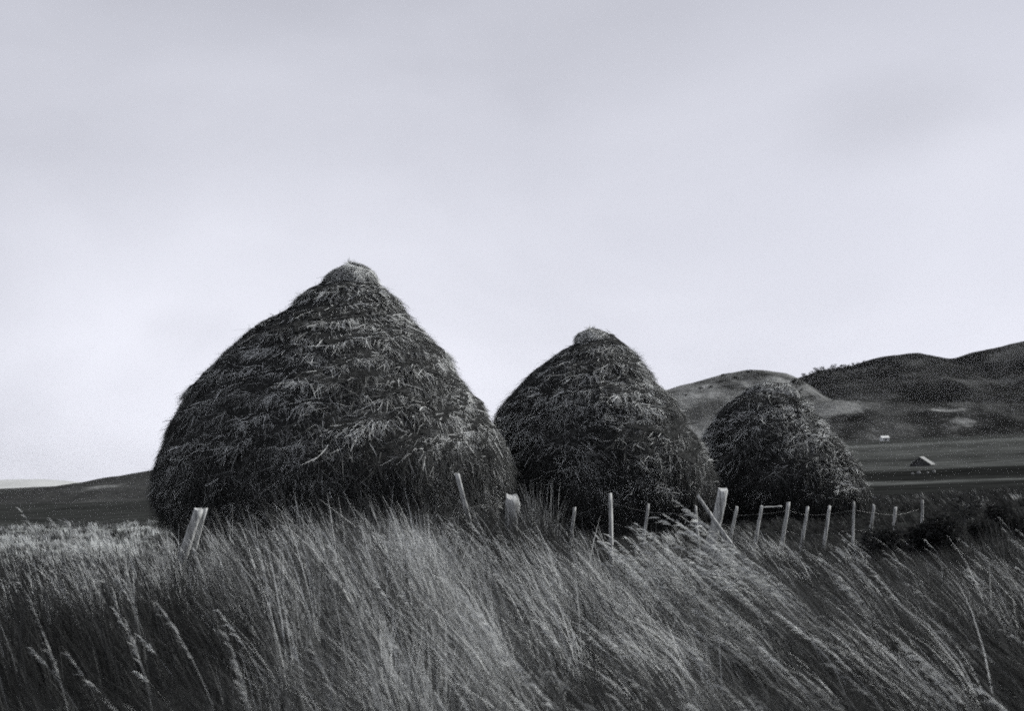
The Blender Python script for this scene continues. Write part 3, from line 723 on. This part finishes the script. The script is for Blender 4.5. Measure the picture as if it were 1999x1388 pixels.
no = wn('ShaderNodeTexNoise'); no.inputs['Scale'].default_value = 3.2; no.inputs['Detail'].default_value = 4; no.inputs['Roughness'].default_value = .5; no.inputs['Distortion'].default_value = .4
cr = wn('ShaderNodeMapRange'); cr.inputs[1].default_value = .3; cr.inputs[2].default_value = .7; cr.inputs[3].default_value = 0.0; cr.inputs[4].default_value = 1.0
cl = wn('ShaderNodeMix', data_type='RGBA'); cl.inputs[7].default_value = (7.0, 7.1, 8.1, 1)   # thin high cloud
mf = wn('ShaderNodeMath', operation='MULTIPLY_ADD'); mf.inputs[1].default_value = .42; mf.inputs[2].default_value = .55
sz = wn('ShaderNodeSeparateXYZ'); zr_ = wn('ShaderNodeMapRange'); zr_.inputs[1].default_value = .0; zr_.inputs[2].default_value = .36
hm = wn('ShaderNodeMix', data_type='RGBA'); hm.inputs[6].default_value = (8.2, 8.3, 9.1, 1); hm.inputs[7].default_value = (4.5, 4.6, 5.2, 1)   # high cloud, brighter low down
t.links.new(tc.outputs['Generated'], sz.inputs[0]); t.links.new(sz.outputs['Z'], zr_.inputs[0]); t.links.new(zr_.outputs[0], hm.inputs['Factor']); t.links.new(hm.outputs[2], cl.inputs[7])
bg = wn('ShaderNodeBackground'); bg.inputs[1].default_value = .10; ow = wn('ShaderNodeOutputWorld')
L = t.links.new
L(sky.outputs[0], hs.inputs['Color']); L(hs.outputs[0], tn.inputs[6]); L(tc.outputs['Generated'], mp.inputs[0]); L(mp.outputs[0], no.inputs['Vector'])
L(no.outputs['Fac'], cr.inputs[0]); L(cr.outputs[0], mf.inputs[0]); L(mf.outputs[0], cl.inputs['Factor']); L(tn.outputs[2], cl.inputs[6]); 
prev = cl.outputs[2]
for (sx_, sy_, wx, k_) in ((1760, 225, .075, .10), (350, 640, .06, .07), (1100, 60, .12, .05)):     # smudges of thicker cloud
    dvec = at(sx_, sy_, 100.0)-np.array([0, 0, CAMZ]); dvec /= np.linalg.norm(dvec)
    sb = wn('ShaderNodeVectorMath', operation='SUBTRACT'); sb.inputs[1].default_value = tuple(dvec); L(tc.outputs['Generated'], sb.inputs[0])
    sc_ = wn('ShaderNodeVectorMath', operation='MULTIPLY'); sc_.inputs[1].default_value = (1/wx, 1/wx, 2.2/wx); L(sb.outputs[0], sc_.inputs[0])
    ln_ = wn('ShaderNodeVectorMath', operation='LENGTH'); L(sc_.outputs[0], ln_.inputs[0])
    ad = wn('ShaderNodeMath', operation='MULTIPLY_ADD'); ad.inputs[1].default_value = 2.4; L(no.outputs['Fac'], ad.inputs[0]); L(ln_.outputs['Value'], ad.inputs[2])
    mr_ = wn('ShaderNodeMapRange', interpolation_type='SMOOTHSTEP'); mr_.inputs[1].default_value = 2.5; mr_.inputs[2].default_value = 1.1; mr_.inputs[3].default_value = 1.0; mr_.inputs[4].default_value = 1-k_; L(ad.outputs[0], mr_.inputs[0])
    vs = wn('ShaderNodeVectorMath', operation='SCALE'); L(prev, vs.inputs[0]); L(mr_.outputs[0], vs.inputs['Scale']); prev = vs.outputs[0]
L(prev, bg.inputs[0]); L(bg.outputs[0], ow.inputs[0])

# ------------------------------------------------------------------ air
hz = NT('haze'); vp = hz.n('ShaderNodeVolumePrincipled'); vp.inputs['Color'].default_value = (.93, .95, 1, 1); vp.inputs['Density'].default_value = 9e-6
hz.t.links.new(vp.outputs[0], hz.out.inputs['Volume'])
USE_HAZE = True
if USE_HAZE:
    ho = box('haze', (-16000, -40, -60), (16000, 17500, 420), hz.m, None); tag(ho, kind='stuff')

# ------------------------------------------------------------------ render settings
sc.view_settings.view_transform = 'Standard'; sc.view_settings.look = 'None'; sc.view_settings.exposure = 0.3; sc.view_settings.gamma = 1
cy_ = sc.cycles
cy_.max_bounces = 5; cy_.diffuse_bounces = 3; cy_.glossy_bounces = 2; cy_.transmission_bounces = 3; cy_.volume_bounces = 0
cy_.filter_width = 2.0; cy_.sample_clamp_direct = .95; cy_.sample_clamp_indirect = .5
cy_.use_denoising = False
cy_.use_adaptive_sampling = True; cy_.adaptive_threshold = .06; cy_.adaptive_min_samples = 16
